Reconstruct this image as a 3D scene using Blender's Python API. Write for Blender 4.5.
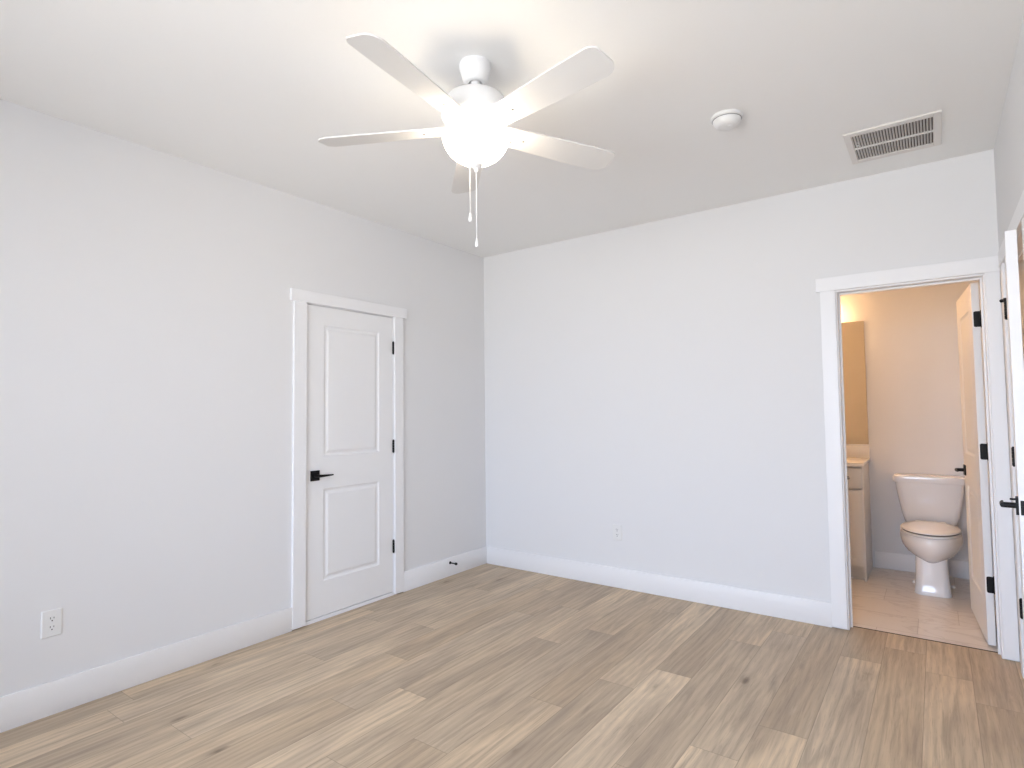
import bpy, bmesh, math, random
from mathutils import Vector, Matrix

for o in list(bpy.data.objects):
    bpy.data.objects.remove(o, do_unlink=True)
S = bpy.context.scene
C = S.collection
PI = math.pi
R = math.radians

# ------------------------------------------------------------------ camera
CEIL = 2.728          # ceiling height
XR = 3.5624           # right wall plane
cam_d = bpy.data.cameras.new('camera')
cam = bpy.data.objects.new('camera', cam_d)
C.objects.link(cam)
S.camera = cam
cam_d.sensor_fit = 'HORIZONTAL'
cam_d.sensor_width = 36.0
cam_d.lens = 36.0 * 579.121 / 1024.0
cam_d.clip_start = 0.02
yaw, pitch, roll = 0.6311, 0.0471, -0.0114
fw = Vector((-math.sin(yaw) * math.cos(pitch), math.cos(yaw) * math.cos(pitch), math.sin(pitch)))
r0 = Vector((math.cos(yaw), math.sin(yaw), 0))
u0 = r0.cross(fw)
r1 = r0 * math.cos(roll) + u0 * math.sin(roll)
u1 = -r0 * math.sin(roll) + u0 * math.cos(roll)
M = Matrix((r1, u1, -fw)).transposed().to_4x4()
M.translation = Vector((3.2578, -4.0428, 1.3352))
cam.matrix_world = M

# ------------------------------------------------------------------ world, lights, exposure
S.view_settings.view_transform = 'Standard'
S.view_settings.look = 'None'
S.view_settings.gamma = 1.0
S.view_settings.use_curve_mapping = False
S.view_settings.exposure = 1.18

SKY_STRENGTH = 6.6
SKY_COLOR = (0.76, 0.88, 1.12, 1)
GROUND_COLOR = (0.84, 0.85, 0.87, 1)
FAN_LAMP = 10.5
FAN_LAMP_COLOR = (1.0, 0.86, 0.68, 1)
VANITY_LAMP = 21.0
VANITY_LAMP_COLOR = (1.0, 0.57, 0.27, 1)
HALL_LAMP = 36.0

W = bpy.data.worlds.new('world')
S.world = W
W.use_nodes = True
wn = W.node_tree
wn.nodes.clear()
wo = wn.nodes.new('ShaderNodeOutputWorld')
wb = wn.nodes.new('ShaderNodeBackground')
wb.inputs['Strength'].default_value = SKY_STRENGTH
wt = wn.nodes.new('ShaderNodeTexCoord')
ws = wn.nodes.new('ShaderNodeSeparateXYZ')
wr = wn.nodes.new('ShaderNodeValToRGB')
wr.color_ramp.elements[0].position = 0.47
wr.color_ramp.elements[0].color = GROUND_COLOR
wr.color_ramp.elements[1].position = 0.53
wr.color_ramp.elements[1].color = SKY_COLOR
wm = wn.nodes.new('ShaderNodeMath')
wm.operation = 'MULTIPLY_ADD'
wm.inputs[1].default_value = 0.5
wm.inputs[2].default_value = 0.5
wn.links.new(wt.outputs['Generated'], ws.inputs[0])
wn.links.new(ws.outputs['Z'], wm.inputs[0])
wn.links.new(wm.outputs[0], wr.inputs[0])
wn.links.new(wr.outputs[0], wb.inputs['Color'])
wn.links.new(wb.outputs[0], wo.inputs[0])

# windows behind the camera
REAR_Y = -5.80
REAR_WINDOWS = [(0.90, 1.62, 0.50, 2.40), (1.76, 3.40, 0.50, 2.40)]     # x0, x1, z0, z1 in the rear wall
def portal(w, h, loc, rot):
    ld = bpy.data.lights.new('window_portal', 'AREA')
    ld.shape = 'RECTANGLE'
    ld.size, ld.size_y = w, h
    ld.cycles.is_portal = True
    lo = bpy.data.objects.new('window_portal', ld)
    C.objects.link(lo)
    lo.location, lo.rotation_euler = loc, rot
for (x0, x1, z0, z1) in REAR_WINDOWS:
    portal(x1 - x0, z1 - z0, ((x0 + x1) / 2, REAR_Y - 0.13, (z0 + z1) / 2), (R(90), 0, 0))

# ------------------------------------------------------------------ material helpers
def new_mat(name):
    m = bpy.data.materials.new(name)
    m.use_nodes = True
    nt = m.node_tree
    return m, nt, nt.nodes['Principled BSDF']

def N(nt, t, **kw):
    n = nt.nodes.new(t)
    for k, v in kw.items():
        setattr(n, k, v)
    return n

def mth(nt, op, a, b=None, c=None):
    n = nt.nodes.new('ShaderNodeMath')
    n.operation = op
    for i, v in enumerate((a, b, c)):
        if v is None:
            continue
        if isinstance(v, (int, float)):
            n.inputs[i].default_value = v
        else:
            nt.links.new(v, n.inputs[i])
    return n.outputs[0]

def mixc(nt, fac, a, b, blend='MIX'):
    n = nt.nodes.new('ShaderNodeMix')
    n.data_type = 'RGBA'
    n.blend_type = blend
    for sock, v in ((n.inputs['Factor'], fac), (n.inputs['A'], a), (n.inputs['B'], b)):
        if isinstance(v, (int, float)):
            sock.default_value = v
        elif isinstance(v, tuple):
            sock.default_value = v if len(v) == 4 else (*v, 1)
        else:
            nt.links.new(v, sock)
    return n.outputs['Result']

def plain(name, col, rough=0.5, metal=0.0, spec=0.5, bump=0.0, scale=200.0, coat=0.0, var=0.0):
    """Painted / moulded / metal surface with a fine procedural texture."""
    m, nt, b = new_mat(name)
    b.inputs['Base Color'].default_value = (*col, 1)
    b.inputs['Roughness'].default_value = rough
    b.inputs['Metallic'].default_value = metal
    b.inputs['Specular IOR Level'].default_value = spec
    b.inputs['Coat Weight'].default_value = coat
    tc = N(nt, 'ShaderNodeTexCoord')
    nz = N(nt, 'ShaderNodeTexNoise')
    nz.inputs['Scale'].default_value = scale
    nz.inputs['Detail'].default_value = 3
    nt.links.new(tc.outputs['Object'], nz.inputs['Vector'])
    if bump:
        bp = N(nt, 'ShaderNodeBump')
        bp.inputs['Strength'].default_value = bump
        bp.inputs['Distance'].default_value = 0.002
        nt.links.new(nz.outputs['Fac'], bp.inputs['Height'])
        nt.links.new(bp.outputs['Normal'], b.inputs['Normal'])
    rr = mth(nt, 'MULTIPLY_ADD', nz.outputs['Fac'], 0.08, rough - 0.04)
    nt.links.new(rr, b.inputs['Roughness'])
    if var:
        c = mixc(nt, nz.outputs['Fac'], tuple(x * (1 - var) for x in col), tuple(min(1, x * (1 + var)) for x in col))
        nt.links.new(c, b.inputs['Base Color'])
    return m

WALL = plain('wall_paint', (0.815, 0.815, 0.82), 0.75, spec=0.25, bump=0.10, scale=160)
CEILM = plain('ceiling_paint', (0.94, 0.94, 0.93), 0.85, spec=0.2, bump=0.15, scale=120)
TRIM = plain('trim_paint', (0.90, 0.90, 0.91), 0.38, spec=0.45, bump=0.02, scale=40)
DOORP = plain('door_paint', (0.885, 0.885, 0.89), 0.42, spec=0.45, bump=0.03, scale=60)
BLACK = plain('matte_black_metal', (0.006, 0.006, 0.007), 0.45, spec=0.25)
FANW = plain('fan_white', (0.90, 0.90, 0.90), 0.35, spec=0.5)
BLADE = plain('blade_white', (0.80, 0.79, 0.77), 0.45, spec=0.4, bump=0.02, scale=30)
PLASTIC = plain('white_plastic', (0.83, 0.83, 0.82), 0.35, spec=0.5)
SLOT = plain('dark_slot', (0.03, 0.03, 0.035), 0.6)
DUCT = plain('dark_duct', (0.10, 0.075, 0.065), 0.7)
GRILLE = plain('grille_enamel', (0.80, 0.77, 0.74), 0.4, spec=0.4)
PORC = plain('porcelain', (0.86, 0.85, 0.845), 0.15, spec=0.6, coat=0.5)
SEATM = plain('seat_plastic', (0.90, 0.89, 0.87), 0.16, spec=0.55)
CABW = plain('cabinet_paint', (0.80, 0.785, 0.76), 0.4, spec=0.45, bump=0.02, scale=50)
MARBLE = plain('cultured_marble', (0.86, 0.83, 0.78), 0.18, spec=0.55, var=0.05, scale=9)
NICKEL = plain('brushed_nickel', (0.36, 0.34, 0.32), 0.3, metal=1.0)
RUBBER = plain('black_rubber', (0.02, 0.02, 0.02), 0.7)
BOARD_AND_SHADE = plain('gap_shadow_board', (0.10, 0.08, 0.065), 0.8)  # dark threshold strip and backing board; painted shade between seat and lid
MIRROR = plain('mirror_silver', (0.76, 0.70, 0.60), 0.04, metal=1.0)
GAPGREY = plain('shaded_gap_plastic', (0.34, 0.34, 0.34), 0.7)

def emit(name, col, strength, base=(0.9, 0.9, 0.88)):
    m, nt, b = new_mat(name)
    b.inputs['Base Color'].default_value = (*base, 1)
    b.inputs['Roughness'].default_value = 0.35
    b.inputs['Emission Color'].default_value = col
    lw = N(nt, 'ShaderNodeLayerWeight')
    lw.inputs['Blend'].default_value = 0.35
    k = mth(nt, 'MULTIPLY_ADD', lw.outputs['Facing'], -0.25 * strength, strength)
    nt.links.new(k, b.inputs['Emission Strength'])
    return m

LAMP_GLASS = emit('frosted_bowl_glass', FAN_LAMP_COLOR, FAN_LAMP)
SHADE_GLASS = emit('vanity_shade_glass', VANITY_LAMP_COLOR, VANITY_LAMP)
HALL_GLASS = emit('hall_globe_glass', (1.0, 0.64, 0.38, 1), HALL_LAMP)

def glass_mat():
    m = bpy.data.materials.new('window_glass')
    m.use_nodes = True
    nt = m.node_tree
    nt.nodes.clear()
    out = N(nt, 'ShaderNodeOutputMaterial')
    mx = N(nt, 'ShaderNodeMixShader')
    tr = N(nt, 'ShaderNodeBsdfTransparent')
    gl = N(nt, 'ShaderNodeBsdfGlossy')
    gl.inputs['Roughness'].default_value = 0.02
    fr = N(nt, 'ShaderNodeFresnel')
    nt.links.new(fr.outputs[0], mx.inputs[0])
    nt.links.new(tr.outputs[0], mx.inputs[1])
    nt.links.new(gl.outputs[0], mx.inputs[2])
    nt.links.new(mx.outputs[0], out.inputs[0])
    return m
GLASS = glass_mat()

def plank_mat():
    m, nt, b = new_mat('oak_plank')
    at = N(nt, 'ShaderNodeAttribute', attribute_name='plank')     # R tone, G grain offset, B warmth
    sp = N(nt, 'ShaderNodeSeparateColor')
    nt.links.new(at.outputs['Color'], sp.inputs[0])
    uv = N(nt, 'ShaderNodeUVMap', uv_map='plank_uv')
    su = N(nt, 'ShaderNodeSeparateXYZ')
    nt.links.new(uv.outputs[0], su.inputs[0])
    off = mth(nt, 'MULTIPLY', sp.outputs[1], 37.0)
    def co(sx, sy, add=0.0):
        cx = N(nt, 'ShaderNodeCombineXYZ')
        nt.links.new(mth(nt, 'MULTIPLY', su.outputs[0], sx), cx.inputs[0])
        nt.links.new(mth(nt, 'MULTIPLY', su.outputs[1], sy), cx.inputs[1])
        nt.links.new(mth(nt, 'ADD', off, add), cx.inputs[2])
        return cx.outputs[0]
    def noise(v, scale, detail=4, rough=0.55, dist=0.0):
        n = N(nt, 'ShaderNodeTexNoise')
        n.inputs['Scale'].default_value = scale
        n.inputs['Detail'].default_value = detail
        n.inputs['Roughness'].default_value = rough
        n.inputs['Distortion'].default_value = dist
        nt.links.new(v, n.inputs['Vector'])
        return n.outputs['Fac']
    def ramp(f, lo, hi):
        n = N(nt, 'ShaderNodeMapRange')
        n.clamp = True
        n.inputs['From Min'].default_value = lo
        n.inputs['From Max'].default_value = hi
        nt.links.new(f, n.inputs['Value'])
        return n.outputs['Result']
    fine = noise(co(1, 0.035), 190, 5, 0.6, 0.4)
    mid = noise(co(1, 0.07, 3.1), 22, 5, 0.6, 1.0)
    broad = noise(co(1, 0.20, 7.7), 5.5, 3, 0.5, 0.8)
    # cathedral rings
    wv = N(nt, 'ShaderNodeTexWave', wave_type='BANDS', bands_direction='X')
    wv.inputs['Scale'].default_value = 9.0
    wv.inputs['Distortion'].default_value = 7.0
    wv.inputs['Detail'].default_value = 2.5
    wv.inputs['Detail Scale'].default_value = 1.1
    nt.links.new(co(1.0, 0.16, 11.0), wv.inputs['Vector'])
    # knots
    vo = N(nt, 'ShaderNodeTexVoronoi', feature='F1')
    vo.inputs['Scale'].default_value = 4.2
    nt.links.new(co(1.0, 0.42, 5.5), vo.inputs['Vector'])
    warp = noise(co(1, 0.4, 1.7), 18, 3, 0.6)
    kd = mth(nt, 'ADD', vo.outputs['Distance'], mth(nt, 'MULTIPLY', mth(nt, 'SUBTRACT', warp, 0.5), 0.17))
    knot = mth(nt, 'SUBTRACT', 1.0, ramp(kd, 0.015, 0.085))
    halo = mth(nt, 'SUBTRACT', 1.0, ramp(kd, 0.05, 0.22))
    base = mixc(nt, sp.outputs[0], (0.54, 0.428, 0.305), (0.89, 0.72, 0.515))
    warm = mixc(nt, sp.outputs[2], base, (0.92, 0.86, 0.78), 'MULTIPLY')
    c = mixc(nt, mth(nt, 'MULTIPLY', ramp(broad, 0.38, 0.66), 0.52), warm, (0.36, 0.28, 0.21))
    c = mixc(nt, mth(nt, 'MULTIPLY', ramp(mid, 0.48, 0.68), 0.45), c, (0.27, 0.205, 0.152))
    c = mixc(nt, mth(nt, 'MULTIPLY', ramp(mid, 0.42, 0.28), 0.26), c, (0.78, 0.65, 0.50))
    c = mixc(nt, mth(nt, 'MULTIPLY', wv.outputs['Fac'], 0.20), c, (0.25, 0.185, 0.135))
    c = mixc(nt, mth(nt, 'MULTIPLY', ramp(fine, 0.52, 0.68), 0.30), c, (0.24, 0.18, 0.132))
    c = mixc(nt, mth(nt, 'MULTIPLY', halo, 0.34), c, (0.235, 0.175, 0.125))
    c = mixc(nt, mth(nt, 'MULTIPLY', knot, 0.72), c, (0.150, 0.105, 0.072))
    # micro bevel between planks
    eu = N(nt, 'ShaderNodeUVMap', uv_map='edge_uv')
    se = N(nt, 'ShaderNodeSeparateXYZ')
    nt.links.new(eu.outputs[0], se.inputs[0])
    d = mth(nt, 'MINIMUM', se.outputs[0], se.outputs[1])
    edge = mth(nt, 'SUBTRACT', 1.0, ramp(d, 0.0004, 0.0022))
    c = mixc(nt, mth(nt, 'MULTIPLY', edge, 0.45), c, (0.14, 0.10, 0.075))
    nt.links.new(c, b.inputs['Base Color'])
    rgh = mth(nt, 'MULTIPLY_ADD', fine, 0.16, 0.40)
    nt.links.new(rgh, b.inputs['Roughness'])
    b.inputs['Specular IOR Level'].default_value = 0.35
    bp = N(nt, 'ShaderNodeBump')
    bp.inputs['Strength'].default_value = 0.12
    bp.inputs['Distance'].default_value = 0.001
    nt.links.new(mth(nt, 'SUBTRACT', fine, edge), bp.inputs['Height'])
    nt.links.new(bp.outputs['Normal'], b.inputs['Normal'])
    return m

def tile_mat():
    m, nt, b = new_mat('marble_tile')
    at = N(nt, 'ShaderNodeAttribute', attribute_name='plank')
    sp = N(nt, 'ShaderNodeSeparateColor')
    nt.links.new(at.outputs['Color'], sp.inputs[0])
    tc = N(nt, 'ShaderNodeTexCoord')
    mp = N(nt, 'ShaderNodeVectorMath', operation='MULTIPLY_ADD')
    nt.links.new(tc.outputs['Object'], mp.inputs[0])
    mp.inputs[1].default_value = (1, 2.0, 1)
    cx = N(nt, 'ShaderNodeCombineXYZ')
    nt.links.new(mth(nt, 'MULTIPLY', sp.outputs[1], 19.0), cx.inputs[2])
    nt.links.new(cx.outputs[0], mp.inputs[2])
    nz = N(nt, 'ShaderNodeTexNoise')
    nz.inputs['Scale'].default_value = 2.6
    nz.inputs['Detail'].default_value = 5
    nz.inputs['Distortion'].default_value = 1.0
    nt.links.new(mp.outputs[0], nz.inputs['Vector'])
    v = mth(nt, 'ABSOLUTE', mth(nt, 'SUBTRACT', nz.outputs['Fac'], 0.5))
    mr = N(nt, 'ShaderNodeMapRange')
    mr.inputs['From Min'].default_value = 0.0
    mr.inputs['From Max'].default_value = 0.035
    mr.inputs['To Min'].default_value = 1.0
    mr.inputs['To Max'].default_value = 0.0
    nt.links.new(v, mr.inputs['Value'])
    base = mixc(nt, sp.outputs[0], (0.80, 0.745, 0.69), (0.87, 0.82, 0.765))
    c = mixc(nt, mth(nt, 'MULTIPLY', nz.outputs['Fac'], 0.22), base, (0.60, 0.54, 0.49))
    c = mixc(nt, mth(nt, 'MULTIPLY', mr.outputs['Result'], 0.26), c, (0.36, 0.30, 0.26))
    eu = N(nt, 'ShaderNodeUVMap', uv_map='edge_uv')
    se = N(nt, 'ShaderNodeSeparateXYZ')
    nt.links.new(eu.outputs[0], se.inputs[0])
    d = mth(nt, 'MINIMUM', se.outputs[0], se.outputs[1])
    g = mth(nt, 'LESS_THAN', d, 0.0016)
    c = mixc(nt, mth(nt, 'MULTIPLY', g, 0.6), c, (0.42, 0.36, 0.31))
    nt.links.new(c, b.inputs['Base Color'])
    b.inputs['Roughness'].default_value = 0.28
    return m
OAK = plank_mat()
TILE = tile_mat()

# ------------------------------------------------------------------ mesh helpers
def link(name, bm, mat, parent=None, smooth=False, loc=None, sharp=40):
    me = bpy.data.meshes.new(name)
    bmesh.ops.recalc_face_normals(bm, faces=bm.faces)
    bm.to_mesh(me)
    bm.free()
    if isinstance(mat, (list, tuple)):
        for x in mat:
            me.materials.append(x)
    else:
        me.materials.append(mat)
    if smooth:
        me.polygons.foreach_set('use_smooth', [True] * len(me.polygons))
        me.set_sharp_from_angle(angle=R(sharp))
    o = bpy.data.objects.new(name, me)
    C.objects.link(o)
    if parent is not None:
        o.parent = parent
    if loc is not None:
        o.location = loc
    return o

def empty(name, loc=(0, 0, 0), rz=0.0):
    o = bpy.data.objects.new(name, None)
    o.empty_display_size = 0.1
    C.objects.link(o)
    o.location = loc
    o.rotation_euler = (0, 0, rz)
    return o

def tag(o, label, cat, group=None, kind=None):
    o['label'] = label
    o['category'] = cat
    if group:
        o['group'] = group
    if kind:
        o['kind'] = kind
    return o

def struct(o, label, cat):
    return tag(o, label, cat, kind='structure')

def box(bm, a, b, bev=0.0, seg=2):
    x0, y0, z0 = (min(a[i], b[i]) for i in range(3))
    x1, y1, z1 = (max(a[i], b[i]) for i in range(3))
    vs = [bm.verts.new(p) for p in ((x0, y0, z0), (x1, y0, z0), (x1, y1, z0), (x0, y1, z0),
                                    (x0, y0, z1), (x1, y0, z1), (x1, y1, z1), (x0, y1, z1))]
    fs = [bm.faces.new([vs[i] for i in q]) for q in ((3, 2, 1, 0), (4, 5, 6, 7), (0, 1, 5, 4), (1, 2, 6, 5), (2, 3, 7, 6), (3, 0, 4, 7))]
    if bev:
        es = set()
        for f in fs:
            es.update(f.edges)
        bmesh.ops.bevel(bm, geom=list(es), offset=bev, segments=seg, affect='EDGES', profile=0.5)
    return bm

def B(*boxes, bev=0.0):
    bm = bmesh.new()
    for a, b in boxes:
        box(bm, a, b, bev)
    return bm

def lathe(bm, prof, n=48, c=(0, 0, 0)):
    """prof: list of (r, z) from one end to the other; r = 0 closes."""
    rings = []
    for r, z in prof:
        if r < 1e-6:
            rings.append([bm.verts.new((c[0], c[1], c[2] + z))])
        else:
            rings.append([bm.verts.new((c[0] + r * math.cos(2 * PI * i / n), c[1] + r * math.sin(2 * PI * i / n), c[2] + z)) for i in range(n)])
    for A, Bq in zip(rings, rings[1:]):
        for i in range(n):
            j = (i + 1) % n
            if len(A) == 1 and len(Bq) == 1:
                continue
            if len(A) == 1:
                bm.faces.new((A[0], Bq[i], Bq[j]))
            elif len(Bq) == 1:
                bm.faces.new((A[i], A[j], Bq[0]))
            else:
                bm.faces.new((A[i], A[j], Bq[j], Bq[i]))
    return bm

def tube(bm, pts, rad, n=12, cap=True):
    """swept circle; rad scalar or list."""
    P = [Vector(p) for p in pts]
    rr = rad if isinstance(rad, (list, tuple)) else [rad] * len(P)
    rings = []
    ref = None
    for i, p in enumerate(P):
        t = (P[min(i + 1, len(P) - 1)] - P[max(i - 1, 0)]).normalized()
        if ref is None:
            ref = Vector((0, 0, 1)) if abs(t.z) < 0.9 else Vector((1, 0, 0))
        a = t.cross(ref).normalized()
        b = t.cross(a).normalized()
        rings.append([bm.verts.new(p + (a * math.cos(2 * PI * k / n) + b * math.sin(2 * PI * k / n)) * rr[i]) for k in range(n)])
    for A, Bq in zip(rings, rings[1:]):
        for k in range(n):
            bm.faces.new((A[k], A[(k + 1) % n], Bq[(k + 1) % n], Bq[k]))
    if cap:
        bm.faces.new(rings[0])
        bm.faces.new(rings[-1])
    return bm

def loft(bm, rings, cap0=True, cap1=True):
    V = [[bm.verts.new(p) for p in r] for r in rings]
    n = len(V[0])
    for A, Bq in zip(V, V[1:]):
        for i in range(n):
            j = (i + 1) % n
            bm.faces.new((A[i], A[j], Bq[j], Bq[i]))
    if cap0:
        bm.faces.new(V[0])
    if cap1:
        bm.faces.new(V[-1])
    return bm

def rrect(hx, hy, r, seg=5, c=(0, 0), z=0.0):
    """rounded rectangle outline."""
    pts = []
    for sx, sy, a0 in ((1, 1, 0), (-1, 1, 90), (-1, -1, 180), (1, -1, 270)):
        for k in range(seg + 1):
            a = R(a0 + 90 * k / seg)
            pts.append((c[0] + sx * (hx - r) + r * math.cos(a), c[1] + sy * (hy - r) + r * math.sin(a), z))
    return pts

def copy_tree(o, parent=None):
    c = o.copy()
    C.objects.link(c)
    c.parent = parent
    for ch in list(o.children):
        copy_tree(ch, c)
    return c

# ------------------------------------------------------------------ the room shell
WT = 0.12
# closet door (left wall), bathroom door (far wall), hall door (right wall)
LY0, LY1 = -1.820, -1.090          # closet leaf along y
JY0, JY1 = -1.824, -1.086          # jamb faces
BX0, BX1 = 2.790, 3.490            # bathroom jamb faces
EY0, EY1 = -1.087, -0.2685          # hall jamb faces
DH = 2.046                         # jamb head height
JT = 0.019
y0r = REAR_Y

wl = link('wall_left', B(((-WT, y0r - WT, 0), (0, JY0 - JT, CEIL)),
                         ((-WT, JY1 + JT, 0), (0, 0, CEIL)),
                         ((-WT, JY0 - JT, DH + JT), (0, JY1 + JT, CEIL))), WALL)
struct(wl, 'white painted side wall holding the closed two panel door', 'wall')
wb_ = link('wall_back', B(((-WT, 0, 0), (BX0 - JT, WT, CEIL)),
                          ((BX1 + JT, 0, 0), (XR + WT, WT, CEIL)),
                          ((BX0 - JT, 0, DH + JT), (BX1 + JT, WT, CEIL))), WALL)
struct(wb_, 'wide blank white wall with the bathroom doorway at one end', 'wall')
wr_ = link('wall_right', B(((XR, y0r - WT, 0), (XR + WT, EY0 - JT, CEIL)),
                           ((XR, EY1 + JT, 0), (XR + WT, 0, CEIL)),
                           ((XR, EY0 - JT, DH + JT), (XR + WT, EY1 + JT, CEIL))), WALL)
struct(wr_, 'narrow strip of wall above and beside the ajar hall door', 'wall')
zb = []
(ax0, ax1, az0, az1), (bx0, bx1, bz0, bz1) = REAR_WINDOWS
zb = [((0, y0r - WT, 0), (XR, y0r, az0)), ((0, y0r - WT, az1), (XR, y0r, CEIL)),
      ((0, y0r - WT, az0), (ax0, y0r, az1)), ((ax1, y0r - WT, az0), (bx0, y0r, az1)), ((bx1, y0r - WT, az0), (XR, y0r, az1))]
wq = link('wall_rear', B(*zb), WALL)
struct(wq, 'white wall with two windows facing the bathroom doorway wall', 'wall')
ce = link('ceiling', B(((-WT, y0r - WT, CEIL), (XR + WT, WT, CEIL + 0.1))), CEILM)
struct(ce, 'flat white bedroom ceiling carrying the fan and vent', 'ceiling')

WIN = [((x0 + x1) / 2, y0r, (x1 - x0) / 2, z0, z1, 0.0) for (x0, x1, z0, z1) in REAR_WINDOWS]
for i, (wx, wy, hx, z0, z1, rz) in enumerate(WIN):
    w = struct(empty(f'window_{i + 1}', (wx, wy, z0), rz), ('bright double hung window on the rear wall beside the left wall',
               'bright double hung window on the rear wall beside the right wall')[i], 'window')
    h = z1 - z0
    link('window_frame', B(((-hx, -WT, 0), (-hx + 0.05, -0.02, h)), ((hx - 0.05, -WT, 0), (hx, -0.02, h)),
                           ((-hx + 0.05, -WT, 0), (hx - 0.05, -0.02, 0.05)), ((-hx + 0.05, -WT, h - 0.05), (hx - 0.05, -0.02, h)),
                           ((-hx + 0.05, -0.09, h / 2 - 0.025), (hx - 0.05, -0.04, h / 2 + 0.025)), bev=0.003), TRIM, w)
    link('pane', B(((-hx + 0.05, -0.066, 0.05), (hx - 0.05, -0.062, h / 2 - 0.025)),
                   ((-hx + 0.05, -0.066, h / 2 + 0.025), (hx - 0.05, -0.062, h - 0.05))), GLASS, w)
    link('window_casing', B(((-hx - 0.09, 0, -0.1), (-hx, 0.018, h)), ((hx, 0, -0.1), (hx + 0.09, 0.018, h)),
                            ((-hx - 0.11, 0, h), (hx + 0.11, 0.02, h + 0.09)), bev=0.002), TRIM, w)
    link('window_sill', B(((-hx - 0.0, -0.02, -0.025), (hx + 0.0, 0.05, 0.0)), bev=0.004), TRIM, w)

# floor planks: one mesh, a quad per plank with its own tone
def plank_floor(name, quads, mat, z=0.0, thick=0.05):
    """quads: (x0, x1, y0, y1, tone, rnd, warm, ex0, ex1, ey0, ey1) - e*: true (unclipped) edges."""
    bm = bmesh.new()
    lu = bm.loops.layers.uv.new('plank_uv')
    # distance to the nearest long / short edge is interpolated, so every plank is split in quarters
    le = bm.loops.layers.uv.new('edge_uv')
    lc = bm.loops.layers.float_color.new('plank')
    for (x0, x1, y0, y1, tone, rnd, warm, ex0, ex1, ey0, ey1) in quads:
        xs = sorted({x0, x1, *([(ex0 + ex1) / 2] if x0 < (ex0 + ex1) / 2 < x1 else [])})
        ys = sorted({y0, y1, *([(ey0 + ey1) / 2] if y0 < (ey0 + ey1) / 2 < y1 else [])})
        for a, b_ in zip(xs, xs[1:]):
            for c, d in zip(ys, ys[1:]):
                vs = [bm.verts.new((p, q, z)) for p, q in ((a, c), (b_, c), (b_, d), (a, d))]
                f = bm.faces.new(vs)
                for l in f.loops:
                    p, q = l.vert.co.x, l.vert.co.y
                    l[lu].uv = (p - ex0, q - ey0)
                    l[le].uv = (min(p - ex0, ex1 - p), min(q - ey0, ey1 - q))
                    l[lc] = (tone, rnd, warm, 1)
    X0, X1 = min(q[0] for q in quads), max(q[1] for q in quads)
    Y0, Y1 = min(q[2] for q in quads), max(q[3] for q in quads)
    box(bm, (X0, Y0, z - thick), (X1, Y1, z - 0.002))
    return link(name, bm, mat)

rng = random.Random(7)
PW, PL = 0.1875, 1.45
ends = {-4: -1.155, -3: -0.87, -2: -1.76, -1: -1.415, 0: -1.15, 1: -2.0, 2: -1.72, 3: -1.41, 4: -0.432, 5: -1.62, 6: -0.41,
        7: -0.66, -5: -2.05, -6: -2.31, -7: -0.36, -8: -2.85, -9: -2.07, -10: -2.96, -11: -1.4}
# tones of planks the photo shows clearly: (row, n) -> tone; n = 0 is the plank toward the camera from the listed joint
tones = {(0, 0): 0.88, (3, 0): 0.80, (2, 0): 0.86, (-1, 0): 0.18, (-1, 1): 0.72, (-3, 1): 0.52, (-3, 0): 0.26, (1, 1): 0.30, (1, 0): 0.60,
         (0, 1): 0.24, (2, 1): 0.42, (3, 1): 0.22, (4, 0): 0.62, (4, 1): 0.30, (-4, 0): 0.30, (-4, 1): 0.66, (-2, 1): 0.22, (-2, 0): 0.60,
         (5, 0): 0.40, (5, 1): 0.36, (6, 0): 0.55, (6, 1): 0.42, (7, 0): 0.25, (-3, 2): 0.20}
quads = []
FX0, FX1, FY0, FY1 = -WT, XR + WT + 1.35, y0r - WT, 0.085
for k in range(-12, 17):
    ex0 = 2.041 + k * PW
    ex1 = ex0 + PW
    x0, x1 = max(ex0, FX0), min(ex1, FX1)
    if x1 - x0 < 0.002:
        continue
    e = ends.get(k, -1.7)
    for n in range(-3, 5):          # ... camera side (n <= 0) to far side
        hi = e + n * PL
        lo = hi - PL
        a, b_ = max(lo, FY0), min(hi, FY1)
        if b_ - a < 0.002:
            continue
        pr = random.Random(1000 + 37 * k + n)
        t = tones.get((k, n), pr.uniform(0.25, 0.68))
        quads.append((x0, x1, a, b_, t, pr.random(), pr.random() * 0.7, ex0, ex1, lo, hi))
fl = plank_floor('floor', quads, OAK)
struct(fl, 'light oak plank floor running toward the bathroom', 'floor')

# bathroom floor: 61 x 30.5 cm tiles, each row a third further on
BATH_X0, BATH_Y1 = 1.55, 1.70
quads = []
TL, TW = 0.61, 0.305
for r in range(-1, 6):
    ey0 = 0.155 + r * TW
    ey1 = ey0 + TW
    a, b_ = max(ey0, 0.085), min(ey1, BATH_Y1 + 0.1)
    if b_ - a < 0.002:
        continue
    j = 3.12 + 0.203 * r
    for n in range(-6, 5):
        ex0 = j + n * TL
        ex1 = ex0 + TL
        x0, x1 = max(ex0, BATH_X0 - 0.1), min(ex1, XR + WT)
        if x1 - x0 < 0.002:
            continue
        quads.append((x0, x1, a, b_, rng.random(), rng.random(), 0, ex0, ex1, ey0, ey1))
ft = plank_floor('floor_bathroom', quads, TILE)
struct(ft, 'beige marble tile floor under the toilet', 'floor')

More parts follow.
